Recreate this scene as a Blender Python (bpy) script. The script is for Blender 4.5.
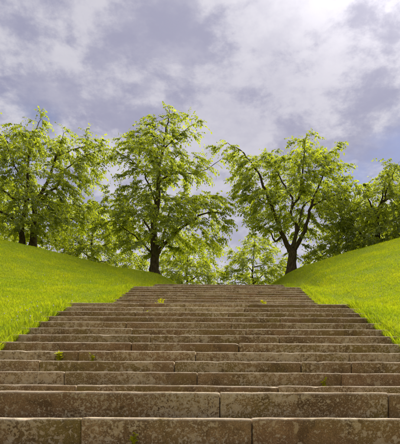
import bpy, math, random
import numpy as np
from mathutils import Vector, kdtree, noise as mnoise

for o in list(bpy.data.objects):
    bpy.data.objects.remove(o)
scene = bpy.context.scene
col = scene.collection
R = math.radians

# ---------------------------------------------------------------- camera
FPX, CX, HY = 520.0, 226.0, 421.0          # focal length, axis and eye level in photo pixels
cam_d = bpy.data.cameras.new('camera')
cam = bpy.data.objects.new('camera', cam_d)
col.objects.link(cam)
cam.location = (0, 0, 0)
cam.rotation_euler = (R(90), R(-0.35), 0)
cam_d.sensor_fit = 'HORIZONTAL'
cam_d.sensor_width = 36.0
cam_d.lens = FPX / 400 * 36.0
cam_d.shift_x = -(CX - 200) / 400
cam_d.shift_y = (HY - 222) / 400
cam_d.clip_end = 3000
scene.camera = cam

# ---------------------------------------------------------------- light and sky
SUN_AZ, SUN_EL = R(22), R(51)              # azimuth clockwise from +Y
sun_dir = Vector((math.sin(SUN_AZ) * math.cos(SUN_EL), math.cos(SUN_AZ) * math.cos(SUN_EL), math.sin(SUN_EL)))
sd = bpy.data.lights.new('sun', 'SUN')
sd.energy = 1.5
sd.angle = R(40)
sd.color = (1.0, 0.95, 0.84)
sun = bpy.data.objects.new('sun', sd)
col.objects.link(sun)
sun.rotation_euler = (-sun_dir).to_track_quat('-Z', 'Y').to_euler()
sun.location = (6, 18, 16)

scene.view_settings.view_transform = 'Standard'
scene.view_settings.look = 'None'
scene.view_settings.gamma = 1
scene.view_settings.exposure = 2.6
scene.view_settings.use_curve_mapping = False


class NT:
    """small node-tree helper"""
    def __init__(self, tree):
        self.t = tree
        self.n = tree.nodes
        self.l = tree.links

    def node(self, kind, **kw):
        n = self.n.new(kind)
        for k, v in kw.items():
            setattr(n, k, v)
        return n

    def put(self, sock, v):
        if isinstance(v, bpy.types.NodeSocket):
            self.l.new(v, sock)
        else:
            sock.default_value = v

    def math(self, op, a, b=None, c=None, clamp=False):
        n = self.node('ShaderNodeMath', operation=op, use_clamp=clamp)
        for i, v in enumerate((a, b, c)):
            if v is not None:
                self.put(n.inputs[i], v)
        return n.outputs[0]

    def mix(self, f, a, b, mode='MIX'):
        n = self.node('ShaderNodeMix', data_type='RGBA', blend_type=mode)
        self.put(n.inputs[0], f)
        self.put(n.inputs[6], a if isinstance(a, bpy.types.NodeSocket) else (*a, 1))
        self.put(n.inputs[7], b if isinstance(b, bpy.types.NodeSocket) else (*b, 1))
        return n.outputs[2]

    def ramp(self, f, a, b):
        n = self.node('ShaderNodeMapRange', interpolation_type='SMOOTHSTEP')
        self.put(n.inputs[0], f)
        n.inputs[1].default_value = a
        n.inputs[2].default_value = b
        return n.outputs[0]

    def noise(self, vec, scale, detail=4, rough=0.5, dist=0.0):
        n = self.node('ShaderNodeTexNoise')
        self.put(n.inputs['Vector'], vec)
        n.inputs['Scale'].default_value = scale
        n.inputs['Detail'].default_value = detail
        n.inputs['Roughness'].default_value = rough
        n.inputs['Distortion'].default_value = dist
        return n


world = bpy.data.worlds.new('World')
scene.world = world
world.use_nodes = True
w = NT(world.node_tree)
w.n.clear()
SKY_STRENGTH = 0.1
CLOUD_SEED = 15.5
K = 1.0 / (SKY_STRENGTH * 2 ** scene.view_settings.exposure)   # cloud radiance as it should look in the picture
sky = w.node('ShaderNodeTexSky', sky_type='NISHITA')
sky.sun_disc = False
sky.sun_elevation = SUN_EL
sky.sun_rotation = SUN_AZ
sky.air_density = 1.0
sky.dust_density = 0.3
tc = w.node('ShaderNodeTexCoord')
sep = w.node('ShaderNodeSeparateXYZ')
w.l.new(tc.outputs['Generated'], sep.inputs[0])
zz = w.math('ADD', w.math('MAXIMUM', sep.outputs[2], 0.0), 0.22)
cmb = w.node('ShaderNodeCombineXYZ')
w.put(cmb.inputs[0], w.math('DIVIDE', sep.outputs[0], zz))
w.put(cmb.inputs[1], w.math('DIVIDE', sep.outputs[1], zz))
cmb.inputs[2].default_value = CLOUD_SEED
plane = cmb.outputs[0]
n_big = w.noise(plane, 1.3, 3, 0.5, 0.3).outputs[0]        # cloud sheets
n_mid = w.noise(plane, 2.8, 14, 0.60, 0.12).outputs[0]     # billows
n_fine = w.noise(plane, 8.0, 14, 0.62, 0.1).outputs[0]    # puffs
dot = w.node('ShaderNodeVectorMath', operation='DOT_PRODUCT')
w.l.new(tc.outputs['Generated'], dot.inputs[0])
dot.inputs[1].default_value = sun_dir
mu = w.math('MAXIMUM', dot.outputs['Value'], 0.0)
glow = w.math('ADD', w.math('MULTIPLY', w.math('POWER', mu, 52.0), 1.9),
              w.math('MULTIPLY', w.math('POWER', mu, 14.0), 0.11))
mix1 = w.math('ADD', w.math('MULTIPLY', n_big, 0.6), w.math('MULTIPLY', n_mid, 0.4))
cover = w.ramp(mix1, 0.385, 0.47)
puff = w.ramp(w.math('ADD', w.math('MULTIPLY', n_mid, 0.50), w.math('MULTIPLY', n_fine, 0.50)), 0.45, 0.55)
n_tiny = w.noise(plane, 17.0, 12, 0.6, 0.1).outputs[0]
shade = w.ramp(w.math('ADD', w.math('MULTIPLY', n_fine, 0.5), w.math('MULTIPLY', n_tiny, 0.5)), 0.38, 0.62)
puff = w.math('ADD', w.math('MULTIPLY', puff, 0.64), w.math('MULTIPLY', shade, 0.36))
thick = w.ramp(n_big, 0.38, 0.66)
cloud = w.mix(puff, (0.33 * K, 0.335 * K, 0.47 * K), (0.67 * K, 0.66 * K, 0.72 * K))
cloud = w.mix(w.math('MULTIPLY', thick, 0.35), cloud, (0.48 * K, 0.46 * K, 0.57 * K))
blue = w.mix(1.0, sky.outputs[0], (0.105 * K, 0.088 * K, 0.092 * K), 'MULTIPLY')
body = w.mix(cover, blue, cloud)
low = w.ramp(sep.outputs[2], 0.48, 0.10)
body = w.mix(w.math('MULTIPLY', low, 0.5), body, (0.78 * K, 0.77 * K, 0.85 * K))
gl = w.node('ShaderNodeVectorMath', operation='SCALE')
gl.inputs[0].default_value = (1.0 * K, 0.95 * K, 0.97 * K)
w.put(gl.inputs['Scale'], w.math('MULTIPLY', glow, w.math('ADD', 0.6, w.math('MULTIPLY', puff, 0.6))))
add = w.mix(1.0, body, gl.outputs[0], 'ADD')
bg = w.node('ShaderNodeBackground')
bg.inputs[1].default_value = SKY_STRENGTH
w.l.new(add, bg.inputs[0])
wo = w.node('ShaderNodeOutputWorld')
w.l.new(bg.outputs[0], wo.inputs[0])


# ---------------------------------------------------------------- helpers
def tag(o, label=None, cat=None, group=None, kind=None):
    if label: o['label'] = label
    if cat: o['category'] = cat
    if group: o['group'] = group
    if kind: o['kind'] = kind
    return o


def link(name, me, mat=None, parent=None):
    o = bpy.data.objects.new(name, me)
    col.objects.link(o)
    if mat is not None and me is not None and not me.materials:
        me.materials.append(mat)
    if parent is not None:
        o.parent = parent
    return o


def empty(name, loc):
    o = bpy.data.objects.new(name, None)
    o.empty_display_size = 0.3
    o.location = loc
    col.objects.link(o)
    return o


def mesh_np(name, verts, faces, smooth=False, attr=None, domain='FACE'):
    """faces: list of (M,k) int arrays; attr: per-face float"""
    me = bpy.data.meshes.new(name)
    verts = np.asarray(verts, dtype=np.float32)
    me.vertices.add(len(verts))
    me.vertices.foreach_set('co', verts.ravel())
    faces = [np.asarray(f, dtype=np.int32) for f in faces if len(f)]
    idx = np.concatenate([f.ravel() for f in faces])
    tot = np.concatenate([np.full(len(f), f.shape[1], dtype=np.int32) for f in faces])
    start = np.concatenate([[0], np.cumsum(tot)[:-1]]).astype(np.int32)
    me.loops.add(len(idx))
    me.loops.foreach_set('vertex_index', idx)
    me.polygons.add(len(tot))
    me.polygons.foreach_set('loop_start', start)
    me.polygons.foreach_set('loop_total', tot)
    if smooth:
        me.polygons.foreach_set('use_smooth', np.ones(len(tot), dtype=bool))
    if attr is not None:
        a = me.attributes.new('tone', 'FLOAT', domain)
        a.data.foreach_set('value', np.asarray(attr, dtype=np.float32))
    me.update(calc_edges=True)
    return me


def new_mat(name):
    m = bpy.data.materials.new(name)
    m.use_nodes = True
    t = NT(m.node_tree)
    t.n.clear()
    out = t.node('ShaderNodeOutputMaterial')
    return m, t, out


def sstep(a, b, x):
    x = np.clip((np.asarray(x, dtype=float) - a) / (b - a), 0, 1)
    return x * x * (3 - 2 * x)


def px(x, y, d):
    return np.array(((x - CX) / FPX * d, d, (HY - y) / FPX * d))


# ---------------------------------------------------------------- materials
def stone_material():
    m, t, out = new_mat('lichened_granite')
    geo = t.node('ShaderNodeNewGeometry')
    oi = t.node('ShaderNodeObjectInfo')
    off = t.node('ShaderNodeVectorMath', operation='SCALE')
    off.inputs[0].default_value = (31.0, 17.0, 23.0)
    t.put(off.inputs['Scale'], oi.outputs['Random'])
    pos = t.node('ShaderNodeVectorMath', operation='ADD')
    t.l.new(geo.outputs['Position'], pos.inputs[0])
    t.l.new(off.outputs[0], pos.inputs[1])
    P = pos.outputs[0]
    big = t.noise(P, 2.2, 5, 0.6).outputs[0]
    mid = t.noise(P, 11, 6, 0.65).outputs[0]
    grain = t.noise(P, 210, 4, 0.8).outputs[0]
    base = t.mix(t.ramp(mid, 0.3, 0.72), (0.17, 0.108, 0.045), (0.32, 0.215, 0.098))
    base = t.mix(t.math('MULTIPLY', t.ramp(big, 0.42, 0.66), 0.8), base, (0.20, 0.155, 0.036))      # algae
    rnd = oi.outputs['Random']
    base = t.mix(t.math('MULTIPLY', t.ramp(rnd, 0.55, 1.0), 0.22), base, (0.28, 0.145, 0.075))        # warmer blocks
    base = t.mix(t.math('MULTIPLY', t.ramp(t.noise(P, 5.5, 6, 0.7).outputs[0], 0.50, 0.64), 0.75), base, (0.085, 0.052, 0.020))   # dirt
    base = t.mix(0.6, base, t.mix(t.ramp(grain, 0.30, 0.70), (0.10, 0.08, 0.05), (0.88, 0.82, 0.68)), 'OVERLAY')
    # crusty pale lichen in three sizes: ragged islands
    masks = []
    zone = t.noise(P, 1.6, 4, 0.6).outputs[0]
    for sc, cut, off_ in ((17.0, 0.572, 3.0), (40.0, 0.555, 8.0), (100.0, 0.55, 14.0)):
        ov = t.node('ShaderNodeVectorMath', operation='ADD')
        t.l.new(P, ov.inputs[0])
        ov.inputs[1].default_value = (off_, off_ * 0.7, off_ * 1.3)
        nn = t.noise(ov.outputs[0], sc, 7, 0.62, 0.25).outputs[0]
        nn = t.math('ADD', nn, t.math('MULTIPLY', t.math('SUBTRACT', zone, 0.5), 0.42))
        nn = t.math('ADD', nn, t.math('MULTIPLY', t.math('SUBTRACT', t.math('FRACT', t.math('MULTIPLY', rnd, 7.31 + sc)), 0.5), 0.07))
        tone = t.noise(ov.outputs[0], sc * 0.7, 2, 0.5).outputs[0]
        masks.append((t.ramp(nn, cut, cut + 0.035), tone))
    colr = base
    for (mk, tone), amt in zip(masks, (0.72, 0.75, 0.75)):
        lc = t.mix(t.ramp(tone, 0.35, 0.65), (0.46, 0.345, 0.165), (0.56, 0.465, 0.285))
        lc = t.mix(t.ramp(grain, 0.50, 0.82), lc, (0.24, 0.175, 0.07))
        colr = t.mix(t.math('MULTIPLY', mk, amt), colr, lc)
    colr = t.mix(1.0, colr, t.mix(t.math('FRACT', t.math('MULTIPLY', rnd, 13.7)), (0.82, 0.82, 0.86), (1.00, 1.00, 1.06)), 'MULTIPLY')   # block to block
    nos = t.node('ShaderNodeAttribute', attribute_name='tone')       # nosing: pale wear, with the lit edge line painted into the colour
    worn_lit_edge = t.math('MULTIPLY', nos.outputs['Fac'], t.ramp(t.noise(P, 7, 5, 0.65).outputs[0], 0.28, 0.60))
    colr = t.mix(t.math('MULTIPLY', worn_lit_edge, 0.65), colr, (0.60, 0.49, 0.36))
    bs = t.node('ShaderNodeBsdfPrincipled')
    t.l.new(colr, bs.inputs['Base Color'])
    bs.inputs['Roughness'].default_value = 0.9
    bs.inputs['Specular IOR Level'].default_value = 0.25
    h = t.math('ADD', t.math('MULTIPLY', mid, 0.7), t.math('MULTIPLY', grain, 0.34))
    h = t.math('ADD', h, t.math('MULTIPLY', masks[0][0], 0.18))
    h = t.math('ADD', h, t.math('MULTIPLY', masks[1][0], 0.15))
    b = t.node('ShaderNodeBump')
    b.inputs['Strength'].default_value = 0.7
    b.inputs['Distance'].default_value = 0.012
    t.l.new(h, b.inputs['Height'])
    t.l.new(b.outputs[0], bs.inputs['Normal'])
    t.l.new(bs.outputs[0], out.inputs[0])
    return m


def leaf_material(name, d0, d1, t0, t1, mixf=0.5, gloss=0.06):
    """thin leaf: reflects and lets light through; tone varies from leaf to leaf"""
    m, t, out = new_mat(name)
    at = t.node('ShaderNodeAttribute', attribute_name='tone')
    geo = t.node('ShaderNodeNewGeometry')
    nz = t.noise(geo.outputs['Position'], 0.9, 3, 0.5).outputs[0]
    f = t.math('ADD', t.math('MULTIPLY', at.outputs['Fac'], 0.75), t.math('MULTIPLY', t.ramp(nz, 0.35, 0.65), 0.25))
    df = t.node('ShaderNodeBsdfDiffuse')
    t.l.new(t.mix(f, d0, d1), df.inputs[0])
    tr = t.node('ShaderNodeBsdfTranslucent')
    t.l.new(t.mix(f, t0, t1), tr.inputs[0])
    ms = t.node('ShaderNodeMixShader')
    ms.inputs[0].default_value = mixf
    t.l.new(df.outputs[0], ms.inputs[1])
    t.l.new(tr.outputs[0], ms.inputs[2])
    gl = t.node('ShaderNodeBsdfGlossy')
    gl.inputs['Roughness'].default_value = 0.45
    gl.inputs[0].default_value = (0.9, 0.95, 0.8, 1)
    m2 = t.node('ShaderNodeMixShader')
    m2.inputs[0].default_value = gloss
    t.l.new(ms.outputs[0], m2.inputs[1])
    t.l.new(gl.outputs[0], m2.inputs[2])
    t.l.new(m2.outputs[0], out.inputs[0])
    return m


def bark_material():
    m, t, out = new_mat('elm_bark')
    geo = t.node('ShaderNodeNewGeometry')
    mp = t.node('ShaderNodeMapping')
    mp.inputs['Scale'].default_value = (1, 1, 0.22)
    t.l.new(geo.outputs['Position'], mp.inputs[0])
    n1 = t.noise(mp.outputs[0], 26, 6, 0.65).outputs[0]
    n2 = t.noise(geo.outputs['Position'], 2.5, 3, 0.5).outputs[0]
    c = t.mix(t.ramp(n1, 0.35, 0.65), (0.025, 0.017, 0.009), (0.11, 0.078, 0.040))
    c = t.mix(t.math('MULTIPLY', t.ramp(n2, 0.5, 0.7), 0.5), c, (0.075, 0.075, 0.022))
    bs = t.node('ShaderNodeBsdfPrincipled')
    t.l.new(c, bs.inputs['Base Color'])
    bs.inputs['Roughness'].default_value = 0.92
    bs.inputs['Specular IOR Level'].default_value = 0.2
    b = t.node('ShaderNodeBump')
    b.inputs['Strength'].default_value = 0.9
    b.inputs['Distance'].default_value = 0.03
    t.l.new(n1, b.inputs['Height'])
    t.l.new(b.outputs[0], bs.inputs['Normal'])
    t.l.new(bs.outputs[0], out.inputs[0])
    return m


def ground_material():
    m, t, out = new_mat('turf_soil')
    geo = t.node('ShaderNodeNewGeometry')
    P = geo.outputs['Position']
    n1 = t.noise(P, 0.7, 4, 0.6).outputs[0]
    n2 = t.noise(P, 35, 5, 0.7).outputs[0]
    c = t.mix(n2, (0.15, 0.20, 0.004), (0.26, 0.31, 0.006))
    c = t.mix(t.math('MULTIPLY', n1, 0.5), c, (0.22, 0.22, 0.006))
    bs = t.node('ShaderNodeBsdfPrincipled')
    t.l.new(c, bs.inputs['Base Color'])
    bs.inputs['Roughness'].default_value = 1.0
    bs.inputs['Specular IOR Level'].default_value = 0.1
    b = t.node('ShaderNodeBump')
    b.inputs['Strength'].default_value = 0.8
    b.inputs['Distance'].default_value = 0.05
    t.l.new(n2, b.inputs['Height'])
    t.l.new(b.outputs[0], bs.inputs['Normal'])
    t.l.new(bs.outputs[0], out.inputs[0])
    return m


STONE = stone_material()
BARK = bark_material()
TURF = ground_material()
LEAF = leaf_material('elm_leaf', (0.062, 0.088, 0.006), (0.150, 0.178, 0.010), (0.21, 0.265, 0.008), (0.54, 0.59, 0.020), 0.60)
LEAF_FAR = leaf_material('spring_leaf', (0.10, 0.135, 0.008), (0.18, 0.22, 0.014), (0.30, 0.36, 0.008), (0.60, 0.64, 0.025), 0.58)
GRASS = leaf_material('grass_blade', (0.10, 0.165, 0.004), (0.28, 0.31, 0.006), (0.27, 0.39, 0.005), (0.58, 0.61, 0.010), 0.5, 0.012)
WEED = leaf_material('weed_leaf', (0.30, 0.32, 0.006), (0.46, 0.45, 0.010), (0.40, 0.42, 0.006), (0.6, 0.58, 0.012), 0.4, 0.02)

# ---------------------------------------------------------------- staircase profile
XO = -0.27                                    # middle line of the stair
HW = 2.35                                     # half the width of the stair
T = 0.3715                                    # tread
steps = []                                    # (front y, top z, riser)
d, h = 2.560, 0.0158
for k in range(10, 0, -1):
    steps.append((d - k * T, h - k * 0.15, 0.15))
steps.append((d, h, 0.15))
steps.append((2.933, 0.1658, 0.15))
ROW13 = len(steps) - 1
for k in range(12):
    steps.append((4.595 + k * T, 0.3154 + k * 0.15, 0.15))
for k in range(12):
    steps.append((10.30 + k * T, 1.9654 + (k + 1) * 0.146, 0.146))
for k in range(8):
    steps.append((16.00 + k * T, 3.7174 + (k + 1) * 0.1466, 0.1466))
TOP_D, TOP_Z = steps[-1][0], steps[-1][1]
BASE_Z = steps[0][1] - 0.15
prof_d = np.array([steps[0][0] - T] + [s[0] for s in steps] + [60.0])
prof_z = np.array([BASE_Z] + [s[1] for s in steps] + [TOP_Z])


# nosing line with flat landings
pd_, pz_ = [steps[0][0] - T], [BASE_Z]
for i, s in enumerate(steps):
    if i and s[0] - steps[i - 1][0] > 1.0:
        pd_.append(s[0] - T); pz_.append(steps[i - 1][1])
    pd_.append(s[0]); pz_.append(s[1])
pd_ += [400.0]; pz_ += [TOP_Z]
pd_ = np.array(pd_); pz_ = np.array(pz_)


def S(d):
    return np.interp(d, pd_, pz_)


_kd = np.arange(-30, 61, 0.25)
_raw = np.where(_kd < TOP_D, S(_kd), TOP_Z + 0.27 * (_kd - TOP_D))
_smooth = np.array([np.mean(_raw[max(0, i - 10):i + 11]) for i in range(len(_kd))])


def S_bank(d):
    """even fall of the hillside, without the landings"""
    return np.interp(np.minimum(d, 20.0), _kd, _smooth)


# skyline of the two grass banks, measured at the crest
CREST = 20.0
sk = [(-400, 175), (-200, 196), (-100, 217), (0, 241), (60, 255), (110, 267), (140, 271.5), (156, 274), (164, 279), (172, 285), (180, 288),
      (262, 288), (270, 285), (278, 280), (286, 274.5), (300, 267), (350, 251), (400, 237), (500, 212), (640, 196), (800, 175)]
sk_x = np.array([(a - CX) / FPX * CREST for a, b in sk])
sk_z = np.array([(HY - b) / FPX * CREST for a, b in sk])


def ground_z(x, d):
    """terrain height at (x, d), everywhere outside the stair"""
    x = np.asarray(x, dtype=float); d = np.asarray(d, dtype=float)
    crest = np.interp(x, sk_x, sk_z)
    u = np.abs(x - XO) - HW
    xe = np.where(x < XO, np.minimum(x, XO - HW), np.maximum(x, XO + HW))
    away = sstep(-0.02, 1.2, u)
    even = S_bank(d)
    # the hillside falls evenly from the crest and meets the stair in a shallow hollow
    delta = np.interp(xe, sk_x, sk_z) - 0.40 * (CREST - np.minimum(d, CREST)) - even
    least = 0.12 * np.clip(u, 0, 2.5)
    bank = 0.5 * (delta + least + np.sqrt((delta - least) ** 2 + 0.06)) - 0.05
    bank = bank * sstep(-7.0, 3.0, d)
    zs = (S(d) - 0.05) * (1 - away) + (even + bank) * away
    # plateau behind the crest: a little higher, then level
    zp = crest + 0.22 * np.minimum(np.maximum(d - CREST, 0), 5.0) - 0.40 * np.maximum(CREST - d, 0) * away
    level = 6.2
    zp = zp + (level - zp) * sstep(26, 36, d)
    stop = CREST + 0.9 * sstep(0.6, -0.4, u)
    f = np.clip((d - TOP_D - 0.1) / (stop - TOP_D - 0.1), 0, 1)
    z = zs + (zp - zs) * f
    # turf has grown up over the ends of the steps
    lip = np.where((u > 0.02) & (d < TOP_D + 0.3) & (d > steps[0][0] - 0.5), (S(d) + 0.02 - z) * sstep(0.02, 0.08, u) * sstep(0.9, 0.25, u), 0)
    z = z + np.maximum(lip, 0)
    # small humps
    z = z + 0.012 * np.sin(x * 2.1 + d * 0.7) * np.sin(d * 1.7 - x) * sstep(0.2, 1.5, u)
    # the hill ends and the land is level out to the horizon
    far = np.maximum(np.abs(x) / 38.0, np.maximum((d - 25) / 45.0, 0))
    return z + (BASE_Z - z) * sstep(0.55, 1.0, far)


def make_ground():
    xs = sorted(set([-900, -400, -200, -120, -80, -60, -48] + list(np.arange(-40, -12, 2.0)) + list(np.arange(-12, -2.6, 0.25))
                    + [-2.6, -2.55, -2.5, -2.44, -HW - 0.03, -HW, -HW + 0.07, -2.1, -1.8, -1.5, -1.2, -0.8, -0.4, 0]))
    xs = np.array(xs + [-v for v in reversed(xs[:-1])]) + XO
    ds = np.array([-900, -400, -200, -100, -60, -40, -30, -20, -15, -12, -10, -8] + list(np.arange(-7, 27, 0.2))
                  + list(np.arange(27, 40, 1.0)) + list(np.arange(40, 90, 4.0)) + [110, 150, 250, 450, 1000])
    X, D = np.meshgrid(xs, ds)
    Z = ground_z(X, D)
    inside = (np.abs(X - XO) < HW - 0.001) & (D < TOP_D + 0.25) & (D > steps[0][0] - 0.3)
    Z = np.where(inside, S(D) - 0.42, Z)
    # path that leaves the head of the stair
    n, mx = len(ds), len(xs)
    i = np.arange(n * mx).reshape(n, mx)
    q = np.stack([i[:-1, :-1], i[:-1, 1:], i[1:, 1:], i[1:, :-1]], -1).reshape(-1, 4)
    me = mesh_np('ground', np.stack([X, D, Z], -1).reshape(-1, 3), [q], smooth=True)
    tag(link('ground', me, TURF), kind='structure')


make_ground()

# ---------------------------------------------------------------- staircase: every stone is a block of its own
rng = np.random.default_rng(7)
stair = empty('stone_staircase', (XO, steps[0][0], BASE_Z))
tag(stair, 'wide lichen-covered brown stone staircase climbing between two grass banks', 'staircase')
sl = stair.location.copy()


def block_mesh(wd, dp, hg, seed, fine):
    """worn stone block: origin at the front top left corner; rounded nosing, uneven edge"""
    nx = max(4, int(wd / (0.05 if fine else 0.12)))
    r = 0.012 + 0.006 * ((seed * 37) % 10) / 10
    # cross-section from front bottom up over the nosing to the back
    sec = [(0.0, -hg), (0.0, -hg * 0.55), (0.0, -0.045)]
    for a in (0, 30, 60, 90):
        sec.append((r - r * math.cos(R(a)), -r + r * math.sin(R(a))))
    sec += [(0.10, 0.002), (dp * 0.6, 0.0), (dp, 0.0), (dp, -hg)]
    V = []
    xs = [0.0, 0.006] + list(np.linspace(0.03, wd - 0.03, nx)) + [wd - 0.006, wd]
    o = Vector((seed * 1.37, seed * 0.71, 0))
    for k, x in enumerate(xs):
        end = min(x, wd - x)
        inset = 0.004 * max(0, 1 - end / 0.006) + 0.0015 * max(0, 1 - end / 0.03)
        for j, (y, z) in enumerate(sec):
            p = Vector((x * 3.0, y * 3.0, z * 5.0)) + o
            nz = mnoise.noise(p)
            n2 = mnoise.noise(p * 5.0)
            yy, z2 = y, z
            if j <= 6:
                yy += nz * 0.006 + n2 * 0.005 + (inset if j < 10 else 0)
            if 3 <= j <= 9:
                edge = 1.0 if j <= 7 else 0.4
                z2 += mnoise.noise(Vector((x * 1.5, 3.3, 0)) + o) * 0.003 * edge + mnoise.noise(Vector((x * 9, 1.3, 0)) + o) * 0.003 * edge
                chip = mnoise.noise(Vector((x * 14, 7.7, seed)))
                if chip > 0.42 and j in (4, 5, 6):
                    yy += (chip - 0.42) * 0.03; z2 -= (chip - 0.42) * 0.03
                z2 -= inset * 0.7
            V.append((x, yy, z2))
    m = len(sec); nn = len(xs)
    i = np.arange(nn * m).reshape(nn, m)
    q = np.stack([i[:-1, :-1], i[1:, :-1], i[1:, 1:], i[:-1, 1:]], -1).reshape(-1, 4)
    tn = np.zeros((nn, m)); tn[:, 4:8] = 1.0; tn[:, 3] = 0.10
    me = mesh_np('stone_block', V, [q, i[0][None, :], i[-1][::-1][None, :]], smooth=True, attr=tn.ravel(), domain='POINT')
    return me


def joints_px(depth, *xs):
    return [(x - CX) / FPX * depth - XO for x in xs]


fixed = {
    ROW13 - 1: joints_px(2.560, 81, 252),
    ROW13: joints_px(2.933, 219.5, 389),
    ROW13 + 1: joints_px(4.595, 76, 278),
    ROW13 + 2: joints_px(4.967, 64, 197, 341),
    ROW13 + 3: joints_px(5.338, 39, 301, 351),
    ROW13 + 4: joints_px(5.71, 78, 195, 349),
}
for i, (fd, tz, ri) in enumerate(steps):
    js = sorted(fixed.get(i, []))
    x0, x1 = -HW - 0.10 - rng.uniform(0, 0.08), HW + 0.10 + rng.uniform(0, 0.08)
    cuts = [x0]
    for j in js + [x1]:
        while j - cuts[-1] > 2.1:
            room = j - cuts[-1]
            cuts.append(cuts[-1] + min(rng.uniform(1.2, 2.0), room - 0.6))
        if j != x1:
            cuts.append(j)
    if cuts[-1] > x1 - 0.3:
        cuts.pop()
    cuts.append(x1)
    nxt = steps[i + 1][0] if i + 1 < len(steps) else fd + 0.75
    landing = nxt - fd > 1.0
    dp = 0.46 if landing else nxt - fd + 0.06
    near = 1.5 < fd < 8.5
    for a, b in zip(cuts[:-1], cuts[1:]):
        gap = rng.choice([0.003, 0.004, 0.006, 0.009])
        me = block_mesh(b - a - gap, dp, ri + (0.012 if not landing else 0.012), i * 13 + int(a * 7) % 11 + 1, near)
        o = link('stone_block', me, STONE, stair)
        dz = -0.003 * rng.random() - (0.006 if rng.random() < 0.1 else 0)
        o.location = Vector((XO + a + gap / 2, fd + rng.uniform(-0.008, 0.006), tz + dz)) - sl
        o.rotation_euler = (R(rng.normal(0, 0.25)), R(rng.normal(0, 0.05)), R(rng.normal(0, 0.12)))
    if landing:      # paving of the landing, in slabs
        ny = 2
        depth = (nxt + 0.05 - fd - 0.47) / ny
        for r_ in range(ny):
            c = [x0]
            while x1 - c[-1] > 1.5:
                c.append(c[-1] + rng.uniform(0.8, 1.2))
            c.append(x1)
            for a, b in zip(c[:-1], c[1:]):
                me = block_mesh(b - a - 0.012, depth - 0.012, 0.12, i * 7 + r_ * 3 + len(c), False)
                o = link('paving_slab', me, STONE, stair)
                o.location = Vector((XO + a + 0.006, fd + 0.47 + r_ * depth, tz - 0.004 - 0.004 * rng.random())) - sl
# bed of the stair: solid core under the blocks so that no joint is a hole
V, F = [], []
path = []
for i, (fd, tz, ri) in enumerate(steps):
    path += [(fd + 0.07, tz - ri - 0.03), (fd + 0.07, tz - 0.03)]
path.append((TOP_D + 0.7, TOP_Z - 0.03))
for (y, z) in path:
    V += [(XO - HW - 0.02, y, z), (XO + HW + 0.02, y, z)]
q = [[2 * k, 2 * k + 1, 2 * k + 3, 2 * k + 2] for k in range(len(path) - 1)]


def soil_material():
    m, t, out = new_mat('joint_soil')
    geo = t.node('ShaderNodeNewGeometry')
    n = t.noise(geo.outputs['Position'], 40, 4, 0.6).outputs[0]
    bs = t.node('ShaderNodeBsdfPrincipled')
    t.l.new(t.mix(n, (0.025, 0.018, 0.010), (0.07, 0.05, 0.025)), bs.inputs['Base Color'])
    bs.inputs['Roughness'].default_value = 1.0
    t.l.new(bs.outputs[0], out.inputs[0])
    return m


V = np.array(V) - np.array(sl)
link('mortar_bed', mesh_np('mortar_bed', V, [np.array(q)]), soil_material(), stair)

# ---------------------------------------------------------------- grass: blades in the material of real turf
def make_blades(X, D, Z, hgt, wid, rs, tone):
    n = len(X)
    a = rs.uniform(0, 2 * math.pi, n)
    lean = rs.gamma(2.0, 0.22, n)
    la = rs.uniform(0, 2 * math.pi, n)
    dx, dy = np.cos(a) * wid, np.sin(a) * wid
    lx, ly = np.cos(la) * lean * hgt, np.sin(la) * lean * hgt
    hz = hgt * np.sqrt(np.clip(1 - (lean * 0.6) ** 2, 0.15, 1))
    b = np.stack([X, D, Z - 0.01], -1)
    side = np.stack([dx, dy, np.zeros(n)], -1)
    mid = b + np.stack([lx * 0.32, ly * 0.32, hz * 0.58], -1)
    tip = b + np.stack([lx, ly, hz], -1)
    V = np.stack([b - side, b + side, mid + side * 0.8, mid - side * 0.8, tip], 1).reshape(-1, 3)
    i = np.arange(n)[:, None] * 5
    quads = i + np.array([[0, 1, 2, 3]])
    tris = i + np.array([[3, 2, 4]])
    return V, quads, tris, np.concatenate([tone, tone])


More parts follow.
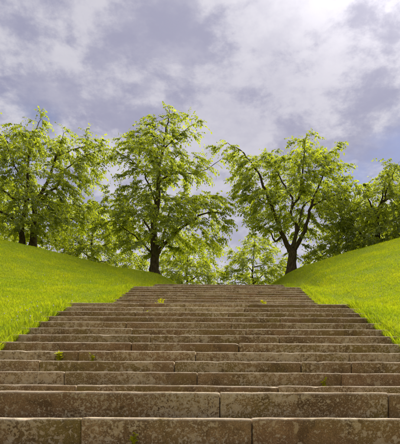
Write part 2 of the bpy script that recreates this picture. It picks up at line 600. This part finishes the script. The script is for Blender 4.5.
def make_grass():
    rs = np.random.default_rng(11)
    parts = []
    # stratified in depth bands so that the density can fall off with distance
    Xs, Ds = [], []
    for d0 in np.arange(0.5, 27, 0.5):
        for (lo, hi) in ((-15, XO - HW + 0.05), (XO + HW - 0.05, 15), (XO - HW, XO + HW)):
            if lo == XO - HW and d0 < TOP_D + 0.4:
                continue
            dm = d0 + 0.25
            dn = np.interp(dm, [3, 8, 14, 22], [6000, 5200, 3600, 2400]) if d0 < 21 else 500
            reach = 0.45 * dm + 1.4
            a, b = max(lo, -reach), min(hi, reach)
            if b > a:
                k = int((b - a) * 0.5 * dn)
                Xs.append(rs.uniform(a, b, k)); Ds.append(rs.uniform(d0, d0 + 0.5, k))
            k = int((hi - lo) * 0.5 * 120)
            Xs.append(rs.uniform(lo, hi, k)); Ds.append(rs.uniform(d0, d0 + 0.5, k))
    X = np.concatenate(Xs); D = np.concatenate(Ds)
    Z = ground_z(X, D)
    # tussocks from a coarse lookup of noise
    gx = np.linspace(-16, 16, 129); gd = np.linspace(0, 26, 105)
    tab = np.array([[mnoise.noise(Vector((a * 1.3, b * 1.3, 2.0))) + 0.6 * mnoise.noise(Vector((a * 3.1, b * 3.1, 5.0))) for a in gx] for b in gd])
    ii = np.clip(((D - 0) / 26 * 104).astype(int), 0, 104); jj = np.clip(((X + 16) / 32 * 128).astype(int), 0, 128)
    tus = tab[ii, jj]
    edge = np.abs(X - XO) - HW
    tall = 1.0 + 0.45 * tus + 0.5 * np.exp(-np.clip(edge, 0, 9) / 0.18) * (D < TOP_D)
    hgt = np.clip(rs.normal(0.038, 0.014, len(X)), 0.012, 0.11) * np.clip(tall, 0.5, 2.0)
    wid = rs.uniform(0.0016, 0.0036, len(X)) * np.interp(D, [4, 20], [0.85, 1.5])
    tone = np.clip(0.45 + 0.62 * tus + rs.normal(0, 0.19, len(X)), 0, 1)
    V, q, t_, tn = make_blades(X, D, Z, hgt, wid, rs, tone)
    # ragged edge along the stair: tufts lean in over the ends of the steps
    n2 = 26000
    D2 = rs.uniform(0.5, TOP_D + 0.3, n2)
    sgn = np.where(rs.random(n2) < 0.5, -1.0, 1.0)
    clump = np.array([mnoise.noise(Vector((dd * 2.6, s_ * 9.0, 1.0))) + 0.7 * mnoise.noise(Vector((dd * 7.5, s_ * 9.0, 4.0))) for dd, s_ in zip(D2, sgn)])
    keep = rs.random(n2) < np.clip(0.35 + 1.1 * clump, 0.04, 1)
    D2, sgn, clump = D2[keep], sgn[keep], clump[keep]
    n2 = len(D2)
    X2 = XO + sgn * (HW + np.abs(rs.normal(0, 0.05, n2)) - 0.03)
    h2 = np.clip(rs.normal(0.10, 0.035, n2), 0.04, 0.22) * np.clip(1 + 0.6 * clump, 0.6, 1.7)
    V2, q2, t2, tn2 = make_blades(X2, D2, ground_z(X2, D2) - 0.01, h2, rs.uniform(0.002, 0.0042, n2), rs, np.clip(rs.normal(0.4, 0.25, n2), 0, 1))
    V2 = V2.reshape(-1, 5, 3)
    lean = rs.uniform(-0.1, 0.75, n2) * h2
    V2[:, 2:4, 0] -= (sgn * lean * 0.35)[:, None]
    V2[:, 4, 0] -= sgn * lean
    o5 = len(V)
    V = np.concatenate([V, V2.reshape(-1, 3)])
    q = np.concatenate([q, q2 + o5]); t_ = np.concatenate([t_, t2 + o5])
    h_ = len(tn) // 2
    tn = np.concatenate([tn[:h_], tn2[:n2], tn[h_:], tn2[n2:]])
    me = mesh_np('grass', V, [q, t_], attr=tn)
    tag(link('grass', me, GRASS), 'bright yellow-green grass covering both banks beside the stairs', 'grass', kind='stuff')


make_grass()


# ---------------------------------------------------------------- trees
def leaf_geometry(base, axis, side, up, size, rs):
    """two folded quads per leaf, pointed oval; all arrays (n,3)"""
    L = size[:, None]
    W = (size * rs.uniform(0.50, 0.62, len(size)))[:, None] * 0.5
    sag = rs.uniform(0.05, 0.25, len(size))[:, None]
    fold = rs.uniform(0.05, 0.30, len(size))[:, None]
    p0 = base
    pm = base + axis * L * 0.55 - up * L * sag * 0.25
    p1 = base + axis * L - up * L * sag
    la = base + axis * L * 0.32 + side * W + up * W * fold
    lb = base + axis * L * 0.70 + side * W * 0.82 + up * W * fold - up * L * sag * 0.4
    ra = base + axis * L * 0.32 - side * W + up * W * fold
    rb = base + axis * L * 0.70 - side * W * 0.82 + up * W * fold - up * L * sag * 0.4
    n = len(size)
    V = np.stack([p0, la, lb, p1, rb, ra], 1).reshape(-1, 3)
    i = np.arange(n)[:, None] * 6
    return V, np.concatenate([i + np.array([[0, 1, 2, 3]]), i + np.array([[0, 3, 4, 5]])])


def norm(a):
    return a / np.maximum(np.linalg.norm(a, axis=-1, keepdims=True), 1e-9)


def colonise(limbs, cloud, rs, step=0.20, kill=0.30, reach=2.6, iters=75):
    """grow a branch skeleton from given limbs towards a cloud of points"""
    pos, par, rmin = [], [], []
    for pts, r0, r1, join in limbs:
        pts = [np.array(p, dtype=float) for p in pts]
        prev = -1
        if join and pos:
            dd = [np.sum((p - pts[0]) ** 2) for p in pos]
            prev = int(np.argmin(dd))
        # smooth polyline through the points (Catmull-Rom)
        ext = [2 * pts[0] - pts[1]] + pts + [2 * pts[-1] - pts[-2]]
        dense = []
        for k in range(1, len(ext) - 2):
            a, b, c, e = ext[k - 1], ext[k], ext[k + 1], ext[k + 2]
            m_ = max(2, int(np.linalg.norm(c - b) / step))
            for s in range(m_):
                t = s / m_
                dense.append(0.5 * ((2 * b) + (-a + c) * t + (2 * a - 5 * b + 4 * c - e) * t * t + (-a + 3 * b - 3 * c + e) * t ** 3))
        dense.append(pts[-1])
        tot = len(dense)
        for k, p in enumerate(dense):
            if prev >= 0 and k == 0:
                continue
            wob = 0.02 * step / 0.2
            pos.append(p + rs.normal(0, wob, 3) * (1 if k > 1 else 0)); par.append(prev)
            rmin.append(r0 + (r1 - r0) * (k / max(1, tot - 1)) ** 0.8)
            prev = len(pos) - 1
    alive = np.ones(len(cloud), dtype=bool)
    for it in range(iters):
        kd = kdtree.KDTree(len(pos))
        for k, p in enumerate(pos):
            kd.insert(p, k)
        kd.balance()
        pull = {}
        for ai in np.nonzero(alive)[0]:
            a = cloud[ai]
            _, k, dist = kd.find(a)
            if dist < kill:
                alive[ai] = False
                continue
            if dist > reach:
                continue
            v = (a - pos[k]) / dist
            if k in pull:
                pull[k] += v
            else:
                pull[k] = v.copy()
        if not pull:
            break
        for k, v in pull.items():
            v = v + rs.normal(0, 0.22, 3)
            n_ = np.linalg.norm(v)
            if n_ < 1e-4:
                continue
            pos.append(pos[k] + v / n_ * step); par.append(k); rmin.append(0.0)
    pos = np.array(pos); par = np.array(par); rmin = np.array(rmin)
    n = len(pos)
    acc = np.zeros(n); rad = np.zeros(n)
    kids = [[] for _ in range(n)]
    for k in range(n):
        if par[k] >= 0:
            kids[par[k]].append(k)
    order = []
    stack = [k for k in range(n) if par[k] < 0]
    while stack:
        k = stack.pop(); order.append(k); stack.extend(kids[k])
    for k in reversed(order):
        a = acc[k] if kids[k] else 0.0045 ** 2.4
        rad[k] = max(a ** (1 / 2.4), 0.0045)
        if rmin[k] > 0:
            rad[k] = rmin[k]
        if par[k] >= 0:
            acc[par[k]] += rad[k] ** 2.4
    # the grown part never thicker than where it leaves
    for k in order:
        if par[k] >= 0 and rmin[k] == 0:
            rad[k] = min(rad[k], rad[par[k]] * 0.9)
    return pos, par, rad, kids, order


def tubes(pos, par, rad, kids, keep):
    """swept tubes along the chains whose nodes satisfy keep"""
    V, Q, C = [], [], 0
    started = set()
    n = len(pos)
    roots = [k for k in range(n) if keep[k] and (par[k] < 0 or not keep[par[k]])]
    stack = list(roots)
    caps = []
    while stack:
        k = stack.pop()
        chain = [par[k], k] if par[k] >= 0 else [k]
        cur = k
        while True:
            ch = [c for c in kids[cur] if keep[c]]
            if not ch:
                break
            ch.sort(key=lambda c: -rad[c])
            stack.extend(ch[1:])
            cur = ch[0]
            chain.append(cur)
        if len(chain) < 2:
            continue
        P = pos[chain]
        Rr = rad[chain].copy()
        if par[k] >= 0:
            Rr[0] = min(Rr[0], Rr[1] * 1.35)
        ns = 12 if Rr.max() > 0.09 else (7 if Rr.max() > 0.03 else 4)
        tan = np.gradient(P, axis=0)
        tan = norm(tan)
        ref = np.array([1.0, 0, 0]) if abs(tan[0][0]) < 0.8 else np.array([0, 1.0, 0])
        u = ref - tan[0] * np.dot(ref, tan[0]); u /= np.linalg.norm(u)
        ang = np.arange(ns) * 2 * math.pi / ns
        rings = []
        for p, t_, r_ in zip(P, tan, Rr):
            u = u - t_ * np.dot(u, t_); u /= max(np.linalg.norm(u), 1e-6)
            v = np.cross(t_, u)
            rr = r_ * (1 + 0.07 * np.sin(ang * 3 + p[2] * 5)) if ns == 12 else r_
            rr = np.broadcast_to(rr, (ns,))
            rings.append(p + (np.cos(ang) * rr)[:, None] * u + (np.sin(ang) * rr)[:, None] * v)
        m_ = len(rings)
        V.append(np.concatenate(rings))
        i = C + np.arange(m_ * ns).reshape(m_, ns)
        j = np.roll(i, -1, axis=1)
        Q.append(np.stack([i[:-1], j[:-1], j[1:], i[1:]], -1).reshape(-1, 4))
        C += m_ * ns
    return np.concatenate(V), np.concatenate(Q)


def grow_tree(name, label, base, prof, depth, limbs_px, seed, n_cloud, leaf=0.092, leaf_mat=None, per=3.6, squash=0.85,
              axis_px=None, trunk_r=0.23, inner=0.25, group='trees on the crest of the hill', limbs3=None, gap=0.35, nleaf=10, droop=0.52):
    rs = np.random.default_rng(seed)
    base = np.array(base)
    prof = sorted(prof)
    py = np.array([p[0] for p in prof]); pl = np.array([p[1] for p in prof]); pr = np.array([p[2] for p in prof])
    ax = axis_px
    k = depth / FPX
    # crown: clumps of attraction points inside the outline turned round the stem
    cl = []
    tries = 0
    while len(cl) < n_cloud and tries < 400:
        tries += 1
        m_ = n_cloud
        y = rs.uniform(py[0], py[-1], m_)
        l = np.interp(y, py, pl) - ax; r = np.interp(y, py, pr) - ax
        phi = rs.uniform(0, 2 * math.pi, m_)
        c = np.cos(phi)
        Rm = np.where(c > 0, np.abs(r) * np.sign(r), np.abs(l) * np.sign(-l))
        Rm = (-l) * (1 - c) / 2 + r * (1 + c) / 2
        rr = np.sqrt(rs.uniform(inner ** 2, 1, m_))
        ok = rs.random(m_) < np.clip(np.abs(Rm) / max(np.max(pr - ax), np.max(ax - pl)), 0.05, 1)
        X = base[0] + (rr * Rm * c) * k
        Y = base[1] + (rr * np.sin(phi) * (r - l) / 2 * squash) * k
        Z = (HY - y) * np.minimum(k, Y / FPX)        # the near side of the head is rounded off a little lower
        q = np.stack([X, Y, Z], -1)[ok]
        # open gaps between the clumps
        nz = np.array([mnoise.noise(Vector((p[0] * 0.72 + seed, p[1] * 0.72, p[2] * 1.45))) for p in q]) if gap > -1 else None
        q = q[nz > (-0.5 + gap)] if nz is not None else q
        cl.extend(q.tolist())
    cloud = np.array(cl[:n_cloud])
    if limbs_px:      # foliage round the outer half of every limb
        ex = []
        for (pts, r0, r1, dd, join) in limbs_px:
            for s_ in np.linspace(0.45, 1.0, 5):
                f_ = s_ * (len(pts) - 1); i0 = min(int(f_), len(pts) - 2); g_ = f_ - i0
                xx = pts[i0][0] * (1 - g_) + pts[i0 + 1][0] * g_; yy = pts[i0][1] * (1 - g_) + pts[i0 + 1][1] * g_
                if r0 > 0.1 and s_ < 0.7:
                    continue
                for _ in range(4):
                    o_ = rs.normal(0, 0.42, 3)
                    ex.append(((xx - CX) * k + o_[0], base[1] + dd * s_ + o_[1], (HY - yy) * k + o_[2] * 0.7))
        cloud = np.concatenate([cloud, np.array(ex)])
    limbs = []
    if limbs3:
        limbs = limbs3
    else:
        for (pts, r0, r1, dd, join) in limbs_px:
            q = []
            for s, (x, y) in enumerate(pts):
                f = s / max(1, len(pts) - 1)
                q.append(((x - CX) * k, base[1] + dd * f, (HY - y) * k))
            limbs.append((q, r0, r1, join))
    pos, par, rad, kids, order = colonise(limbs, cloud, rs)
    # flare at the foot
    for j in range(len(pos)):
        if rad[j] > 0.12 and pos[j][2] - base[2] < 0.7:
            rad[j] *= 1 + 0.45 * max(0, 1 - (pos[j][2] - base[2]) / 0.7) ** 2
    root = empty(name, base)
    tag(root, label, 'tree', group)
    thick = rad > 0.022
    V, Q = tubes(pos, par, rad, kids, thick)
    link('trunk', mesh_np('trunk', V - base, [Q], smooth=True), BARK, root)
    thin = (~thick)
    V, Q = tubes(pos, par, rad, kids, thin)
    tag(link('branches', mesh_np('branches', V - base, [Q], smooth=True), BARK, root), kind='stuff')
    # leafy sprays on the thin wood
    ids = np.nonzero((rad < 0.030) & (par >= 0))[0]
    cnt = rs.poisson(per, len(ids))
    tips = np.array([len(kids[i]) == 0 for i in ids])
    cnt = cnt + tips * 1
    rep = np.repeat(ids, cnt)
    n = len(rep)
    bdir = norm(pos[rep] - pos[par[rep]])
    out = pos[rep] - np.array([base[0], base[1], 0]); out[:, 2] = 0
    out = norm(out)
    tdir = norm(bdir * np.array([0.6, 0.6, 0.3]) + out * 0.55 + rs.normal(0, 0.5, (n, 3)) * np.array([1, 1, 0.4]))
    tlen = rs.uniform(0.22, 0.58, n)
    dr = rs.uniform(0.4, 1.3, n) * droop
    Ls = nleaf
    s = (np.arange(Ls) + 0.6) / Ls
    s = s[None, :] + rs.uniform(-0.04, 0.04, (n, Ls))
    P = pos[rep][:, None, :] + tdir[:, None, :] * (tlen[:, None] * s)[:, :, None]
    P[:, :, 2] -= (dr[:, None] * tlen[:, None] * s ** 2)
    tang = norm(tdir[:, None, :] * np.ones((1, Ls, 1)) - np.array([0, 0, 1.0]) * (2 * dr[:, None] * s)[:, :, None])
    upv = norm(np.array([0, 0, 1.0]) + rs.normal(0, 0.35, (n, 1, 3)))
    sidev = norm(np.cross(tang, np.broadcast_to(upv, tang.shape)))
    sgn = np.where(np.arange(Ls) % 2 == 0, 1.0, -1.0)[None, :, None]
    la = norm(tang * rs.uniform(0.35, 0.9, (n, Ls, 1)) + sidev * sgn * rs.uniform(0.5, 1.0, (n, Ls, 1)) - np.array([0, 0, 1.0]) * rs.uniform(-0.15, 0.75, (n, Ls, 1)))
    lu = norm(upv + rs.normal(0, 0.38, (n, Ls, 3)))
    ls = norm(np.cross(la, lu)); lu = norm(np.cross(ls, la))
    size = np.clip(rs.normal(leaf, leaf * 0.24, (n, Ls)), leaf * 0.45, leaf * 1.6) * np.where(s > 0.9, 1.15, 1.0)
    f = lambda a: a.reshape(-1, 3)
    V, Q = leaf_geometry(f(P), f(la), f(ls), f(lu), size.ravel(), rs)
    tone = np.clip(np.repeat(rs.normal(0.5, 0.20, n), Ls) + rs.normal(0, 0.18, n * Ls), 0, 1)
    me = mesh_np('crown', V - base, [Q], attr=np.concatenate([tone, tone]))
    link('crown', me, leaf_mat or LEAF, root)
    print('TREE', name, 'nodes', len(pos), 'leaves', n * Ls)
    return root


def on_ground(xpx, depth, sink=0.06):
    x = (xpx - CX) / FPX * depth
    return (x, depth, float(ground_z(x, depth)) - sink)


def foot(base, xpx, depth):
    """photo row of the foot of a stem, so that it starts in the ground"""
    return HY - base[2] / depth * FPX


TD = 24.6
# --- tall tree left of the stair head
b = on_ground(154, TD); fy = foot(b, 154, TD)
grow_tree('elm_tree', 'tall slender tree with straight trunk, left of the top of the stairs', b,
    [(101, 152, 180), (107, 148, 186), (116, 141, 193), (130, 133, 196), (142, 125, 203), (155, 115, 207), (170, 109, 213), (185, 109, 219), (200, 102, 232), (215, 98, 238), (235, 98, 235), (248, 108, 228)],
    TD, [
        ([(154, fy), (154, 260), (153, 245), (152.5, 225), (156, 202), (157, 182), (158, 165), (162, 145), (164, 127), (166, 116), (167, 109)], 0.245, 0.012, 0.15, False),
        ([(156, 256), (163, 247), (175, 239), (190, 229), (206, 222), (220, 224)], 0.105, 0.02, -1.4, True),
        ([(156, 248), (162, 236), (165, 220), (170, 204), (182, 194), (196, 190)], 0.085, 0.02, 0.9, True),
        ([(151, 254), (140, 244), (128, 236), (117, 231)], 0.055, 0.015, -1.2, True),
        ([(151, 235), (140, 216), (128, 206), (113, 198)], 0.060, 0.015, 1.0, True),
        ([(155, 205), (148, 186), (140, 172), (126, 165), (112, 160)], 0.055, 0.012, -1.0, True),
        ([(157, 182), (172, 172), (186, 172), (200, 168), (217, 157)], 0.055, 0.012, 0.4, True),
        ([(158, 165), (150, 150), (138, 140), (126, 133)], 0.04, 0.010, 0.8, True),
        ([(161, 150), (174, 142), (184, 138), (191, 135)], 0.04, 0.010, -0.8, True),
        ([(153, 228), (158, 212), (163, 200), (165, 190)], 0.06, 0.015, -3.0, True),
        ([(154, 215), (150, 200), (146, 190), (143, 182)], 0.06, 0.015, 3.0, True),
        ([(157, 190), (160, 175), (162, 165)], 0.045, 0.012, -2.4, True),
    ], 21, 900, axis_px=156, gap=0.60)

# --- forked tree right of the stair head
b = on_ground(291, TD); fy = foot(b, 291, TD)
grow_tree('elm_tree', 'round-headed tree with dark forked trunk, right of the top of the stairs', b,
    [(143, 276, 308), (147, 266, 324), (153, 258, 338), (158, 230, 346), (163, 224, 350), (174, 228, 352), (186, 232, 353), (200, 236, 355), (215, 244, 352), (228, 256, 346)],
    TD, [
        ([(291, fy), (291, 262), (291, 252), (289, 248)], 0.225, 0.19, 0.0, False),
        ([(289, 250), (283, 240), (278, 228), (273, 216), (268, 204), (262, 190), (256, 177), (248, 167), (238, 156), (226, 151)], 0.125, 0.014, -0.7, True),
        ([(280, 236), (274, 241), (271, 232), (266, 225), (259, 222)], 0.055, 0.016, 0.5, True),
        ([(291, 250), (294, 238), (296, 228), (293, 218), (290, 210), (294, 201), (300, 190), (303, 178), (299, 165), (297, 156), (295, 150)], 0.105, 0.010, 0.6, True),
        ([(292, 251), (300, 238), (306, 222), (309, 206), (315, 190), (321, 175), (322, 163), (327, 154)], 0.120, 0.012, -0.3, True),
        ([(297, 232), (299, 220), (302, 208), (306, 196), (318, 186), (335, 178)], 0.07, 0.015, 1.6, True),
        ([(268, 204), (262, 206), (252, 200), (243, 196)], 0.04, 0.012, -1.2, True),
        ([(309, 206), (322, 203), (336, 200), (347, 202)], 0.05, 0.012, -1.3, True),
        ([(294, 201), (286, 188), (280, 174), (275, 160), (270, 148)], 0.06, 0.012, 0.8, True),
        ([(299, 192), (297, 180), (295, 170)], 0.06, 0.012, -3.0, True),
        ([(303, 178), (306, 170), (308, 160)], 0.05, 0.012, 3.0, True),
    ], 34, 950, axis_px=292, gap=0.55)

# --- broad twin-stemmed tree at the left edge
TL = 25.0
b = on_ground(27, TL); fy = foot(b, 27, TL)
grow_tree('elm_tree', 'broad dense tree with twin dark trunks at the left edge of the photo', b,
    [(121, 34, 46), (127, 10, 60), (132, -10, 82), (137, -26, 92), (142, -38, 93), (158, -46, 96), (180, -52, 98), (205, -54, 98), (222, -50, 90), (232, -36, 72)],
    TL, [
        ([(21.5, fy), (21.3, 240), (21, 229), (24, 216), (27, 200), (28, 182), (28, 166), (34, 148), (38, 134), (41, 124)], 0.155, 0.012, -0.4, False),
        ([(31.5, fy), (32, 240), (32.5, 226), (32, 208), (39, 191), (46, 176), (50, 160), (54, 147), (60, 130)], 0.185, 0.012, 0.4, False),
        ([(21, 229), (14, 222), (4, 217), (-9, 211), (-25, 205)], 0.09, 0.015, -0.8, True),
        ([(33, 208), (48, 197), (60, 190), (67, 180), (80, 172), (94, 168)], 0.08, 0.014, -1.2, True),
        ([(27, 200), (10, 198), (0, 189), (-12, 178), (-28, 170)], 0.08, 0.015, 0.8, True),
        ([(50, 160), (64, 150), (78, 142), (90, 136)], 0.05, 0.012, 0.8, True),
        ([(28, 166), (14, 152), (2, 142), (-12, 136)], 0.05, 0.012, -0.8, True),
        ([(34, 148), (22, 134), (12, 126)], 0.035, 0.010, 0.5, True),
        ([(33, 215), (45, 214), (60, 212), (76, 214), (92, 210)], 0.06, 0.014, 1.5, True),
        ([(29, 205), (31, 192), (33, 180)], 0.06, 0.014, -3.4, True),
        ([(33, 205), (36, 192), (40, 180)], 0.06, 0.014, 3.4, True),
    ], 55, 1350, axis_px=28, gap=0.54)

# --- tree at the right edge, its low boughs sweeping over the bank
TR = 25.2
b = on_ground(377, TR); fy = foot(b, 377, TR)
grow_tree('elm_tree', 'tree at the right edge with low boughs sweeping down behind the bank', b,
    [(166, 402, 424), (172, 393, 436), (179, 381, 448), (189, 371, 455), (199, 357, 458), (213, 348, 458), (230, 332, 456), (243, 318, 446), (252, 308, 436)],
    TR, [
        ([(377, fy), (377, 240), (376, 226), (378, 206), (383, 198), (391, 190), (399, 183)], 0.19, 0.012, 0.2, False),
        ([(375, 243), (362, 239), (352, 231), (345, 225), (336, 223)], 0.075, 0.014, -1.0, True),
        ([(377, 216), (364, 202), (355, 196)], 0.06, 0.012, -0.9, True),
        ([(379, 202), (398, 192), (418, 186), (438, 184)], 0.08, 0.014, 0.6, True),
        ([(375, 238), (358, 243), (340, 246), (324, 251), (311, 256)], 0.05, 0.012, 0.8, True),
        ([(377, 226), (398, 218), (420, 214), (440, 216)], 0.07, 0.014, -0.8, True),
        ([(380, 202), (376, 196), (373, 192)], 0.05, 0.012, -2.2, True),
        ([(378, 206), (382, 196), (386, 186)], 0.06, 0.012, 3.0, True),
        ([(378, 212), (376, 204), (374, 198)], 0.06, 0.012, -3.0, True),
    ], 89, 1900, axis_px=382, gap=0.25)


def far_tree(name, label, xpx, depth, prof, seed, n_cloud, leaf, per=2.6, gap=0.30, r0=0.16, nleaf=9):
    """tree standing farther back on the hilltop, its foot hidden by the crest"""
    b = on_ground(xpx, depth)
    k = depth / FPX
    rs = np.random.default_rng(seed)
    ztop = (HY - min(p[0] for p in prof)) * k
    H = ztop - b[2]
    wid = (max(p[2] for p in prof) - min(p[1] for p in prof)) * k / 2
    limbs = [([b, (b[0] + 0.05, b[1], b[2] + H * 0.25), (b[0] - 0.08, b[1] + 0.1, b[2] + H * 0.6), (b[0] + 0.05, b[1], ztop - 0.15)], r0, 0.012, False)]
    for i in range(9):
        a = i * 2.4 + rs.uniform(-0.3, 0.3)
        z0 = b[2] + H * (0.22 + 0.055 * i)
        l = wid * rs.uniform(0.55, 0.8) * (1.1 - 0.07 * i)
        p0 = (b[0], b[1], z0)
        limbs.append(([p0, (b[0] + math.cos(a) * l * 0.5, b[1] + math.sin(a) * l * 0.5, z0 + 0.25 * l), (b[0] + math.cos(a) * l, b[1] + math.sin(a) * l, z0 + 0.32 * l)], r0 * 0.4, 0.012, True))
    grow_tree(name, label, b, prof, depth, None, seed, n_cloud, leaf=leaf, leaf_mat=LEAF_FAR, per=per, axis_px=xpx, limbs3=limbs,
              gap=gap, group='trees farther back on the hilltop', nleaf=nleaf, squash=1.0)


far_tree('elm_tree', 'light green low-crowned tree behind the left bank, between the two left trunks', 92, 31,
         [(204, 66, 98), (214, 54, 118), (226, 50, 134), (245, 48, 146), (272, 52, 146), (290, 60, 140)], 101, 900, 0.10, per=3.2, gap=0.15)
far_tree('elm_tree', 'small light green tree framed by the stair head, next to the straight trunk', 187, 34,
         [(238, 176, 198), (248, 164, 214), (262, 158, 224), (285, 158, 226), (300, 165, 220)], 131, 620, 0.10, per=3.6, gap=0.12)
far_tree('elm_tree', 'small light green tree framed by the stair head, left of the forked trunk', 253, 35,
         [(236, 244, 264), (246, 234, 276), (258, 226, 290), (275, 222, 296), (300, 228, 290)], 151, 620, 0.10, per=3.6, gap=0.12)
far_tree('elm_tree', 'light green tree low behind the right bank, beyond the edge tree', 402, 36,
         [(196, 392, 412), (212, 368, 436), (232, 352, 452), (256, 346, 458), (275, 352, 452)], 171, 520, 0.12, gap=0.2)
far_tree('elm_tree', 'light green tree filling the gap under the left edge tree', -8, 36,
         [(180, -20, 4), (196, -44, 26), (214, -52, 36), (240, -54, 40), (262, -48, 34)], 191, 560, 0.12, gap=0.2)


# ---------------------------------------------------------------- weeds in the joints of the stair
def make_weed(label, x, d, z, height, spread, n, seed):
    rs = np.random.default_rng(seed)
    root = empty('weed', (x, d, z))
    tag(root, label, 'weed', 'weeds in the stair joints')
    SV, SQ, c = [], [], 0
    LV, LQ, LT = [], [], []
    lc = 0
    for i in range(n):
        a = rs.uniform(0, 2 * math.pi)
        tip = np.array([math.cos(a) * spread * rs.uniform(0.1, 1), -abs(math.sin(a)) * spread * 0.5, height * rs.uniform(0.55, 1.0)])
        b0 = np.array([rs.uniform(-0.015, 0.015), 0, 0])
        pts = [b0, b0 * 0.6 + tip * np.array([0.3, 0.3, 0.55]), tip]
        for p, r_ in zip(pts, (0.003, 0.0022, 0.001)):
            for q in range(3):
                SV.append(p + np.array([math.cos(q * 2.09) * r_, math.sin(q * 2.09) * r_, 0]))
        for s in range(2):
            for q in range(3):
                SQ.append([c + s * 3 + q, c + s * 3 + (q + 1) % 3, c + s * 3 + 3 + (q + 1) % 3, c + s * 3 + 3 + q])
        c += 9
        m_ = 9
        f = rs.uniform(0.15, 1, m_)[:, None]
        base = b0 * (1 - f) + tip * f
        ax_ = norm(np.stack([rs.normal(0, 1, m_), -np.abs(rs.normal(0, 0.6, m_)), rs.uniform(0.1, 1.2, m_)], -1))
        up = norm(np.array([0, -0.4, 1.0]) + rs.normal(0, 0.4, (m_, 3)))
        sd_ = norm(np.cross(ax_, up)); up = np.cross(sd_, ax_)
        V, Q = leaf_geometry(base, ax_, sd_, up, np.clip(rs.normal(height * 0.21, height * 0.06, m_), 0.012, 0.07), rs)
        LV.append(V); LQ.append(Q + lc); lc += len(V)
        t_ = rs.random(m_)
        LT.append(np.concatenate([t_, t_]))
    link('stem', mesh_np('stem', np.array(SV), [np.array(SQ)]), WEED, root)
    link('leaves', mesh_np('leaves', np.concatenate(LV), [np.concatenate(LQ)], attr=np.concatenate(LT)), WEED, root)


def weed_at(label, xpx, row, height, spread, n, seed):
    """stands on the tread in front of the riser of step `row`"""
    fd, tz, ri = steps[row]
    make_weed(label, (xpx - CX) / FPX * fd, fd - 0.012, tz - ri - 0.01, height, spread, n, seed)


R12 = ROW13 + 1
weed_at('upright yellow-green weed on the left of the stairs, nearer the left bank of two neighbours', 60, R12 + 3, 0.18, 0.025, 6, 1)
weed_at('small leaning yellow-green weed right beside the upright one on the left', 93, R12 + 3, 0.12, 0.05, 5, 2)
weed_at('small yellow-green weed on the right half of the stairs below the banks', 323, R12 + 1, 0.11, 0.022, 5, 3)
weed_at('small weed at the foot of the lowest riser in view', 134, ROW13 - 1, 0.085, 0.02, 4, 4)
weed_at('bushy weed high on the stairs left of the middle', 160, R12 + 15, 0.28, 0.09, 9, 5)
weed_at('flat spreading weed below the bushy one, left of the middle', 147, R12 + 10, 0.10, 0.13, 9, 6)
weed_at('bushy weed high on the stairs right of the middle', 263, R12 + 15, 0.27, 0.07, 8, 7)


# ---------------------------------------------------------------- clover heads and daisies in the left bank
def make_flowers():
    rs = np.random.default_rng(5)
    V, Q, c = [], [], 0
    spots = [(XO - HW - abs(rs.normal(0.25, 0.22)) - 0.05, rs.uniform(5.5, 10.5)) for _ in range(46)]
    spots += [(rs.uniform(-6, -HW - 0.2), rs.uniform(7, 16)) for _ in range(40)]
    spots += [(rs.uniform(HW + 0.2, 6), rs.uniform(8, 17)) for _ in range(30)]
    for x, d_ in spots:
        z = float(ground_z(x, d_)) + rs.uniform(0.045, 0.085)
        r_ = rs.uniform(0.008, 0.014)
        for hh, rr in ((-0.6, 0.6), (0.1, 1.0), (0.7, 0.5)):
            for q_ in range(6):
                a_ = q_ * math.pi / 3
                V.append((x + math.cos(a_) * rr * r_, d_ + math.sin(a_) * rr * r_, z + hh * r_))
        for s_ in range(2):
            for q_ in range(6):
                Q.append([c + s_ * 6 + q_, c + s_ * 6 + (q_ + 1) % 6, c + s_ * 6 + 6 + (q_ + 1) % 6, c + s_ * 6 + 6 + q_])
        V.append((x, d_, z - 0.09)); V.append((x + 0.002, d_, z - 0.09))
        Q.append([c + 18, c + 19, c + 1, c + 0])
        c += 20
    m, t, out = new_mat('clover_flower')
    geo = t.node('ShaderNodeNewGeometry')
    n = t.noise(geo.outputs['Position'], 60, 2, 0.5).outputs[0]
    bs = t.node('ShaderNodeBsdfPrincipled')
    t.l.new(t.mix(n, (0.50, 0.52, 0.30), (0.75, 0.74, 0.60)), bs.inputs['Base Color'])
    bs.inputs['Roughness'].default_value = 0.8
    t.l.new(bs.outputs[0], out.inputs[0])
    tag(link('clover_flowers', mesh_np('clover_flowers', np.array(V), [np.array(Q)]), m), 'tiny pale clover flowers dotted through the grass of the banks', 'flowers', kind='stuff')


make_flowers()
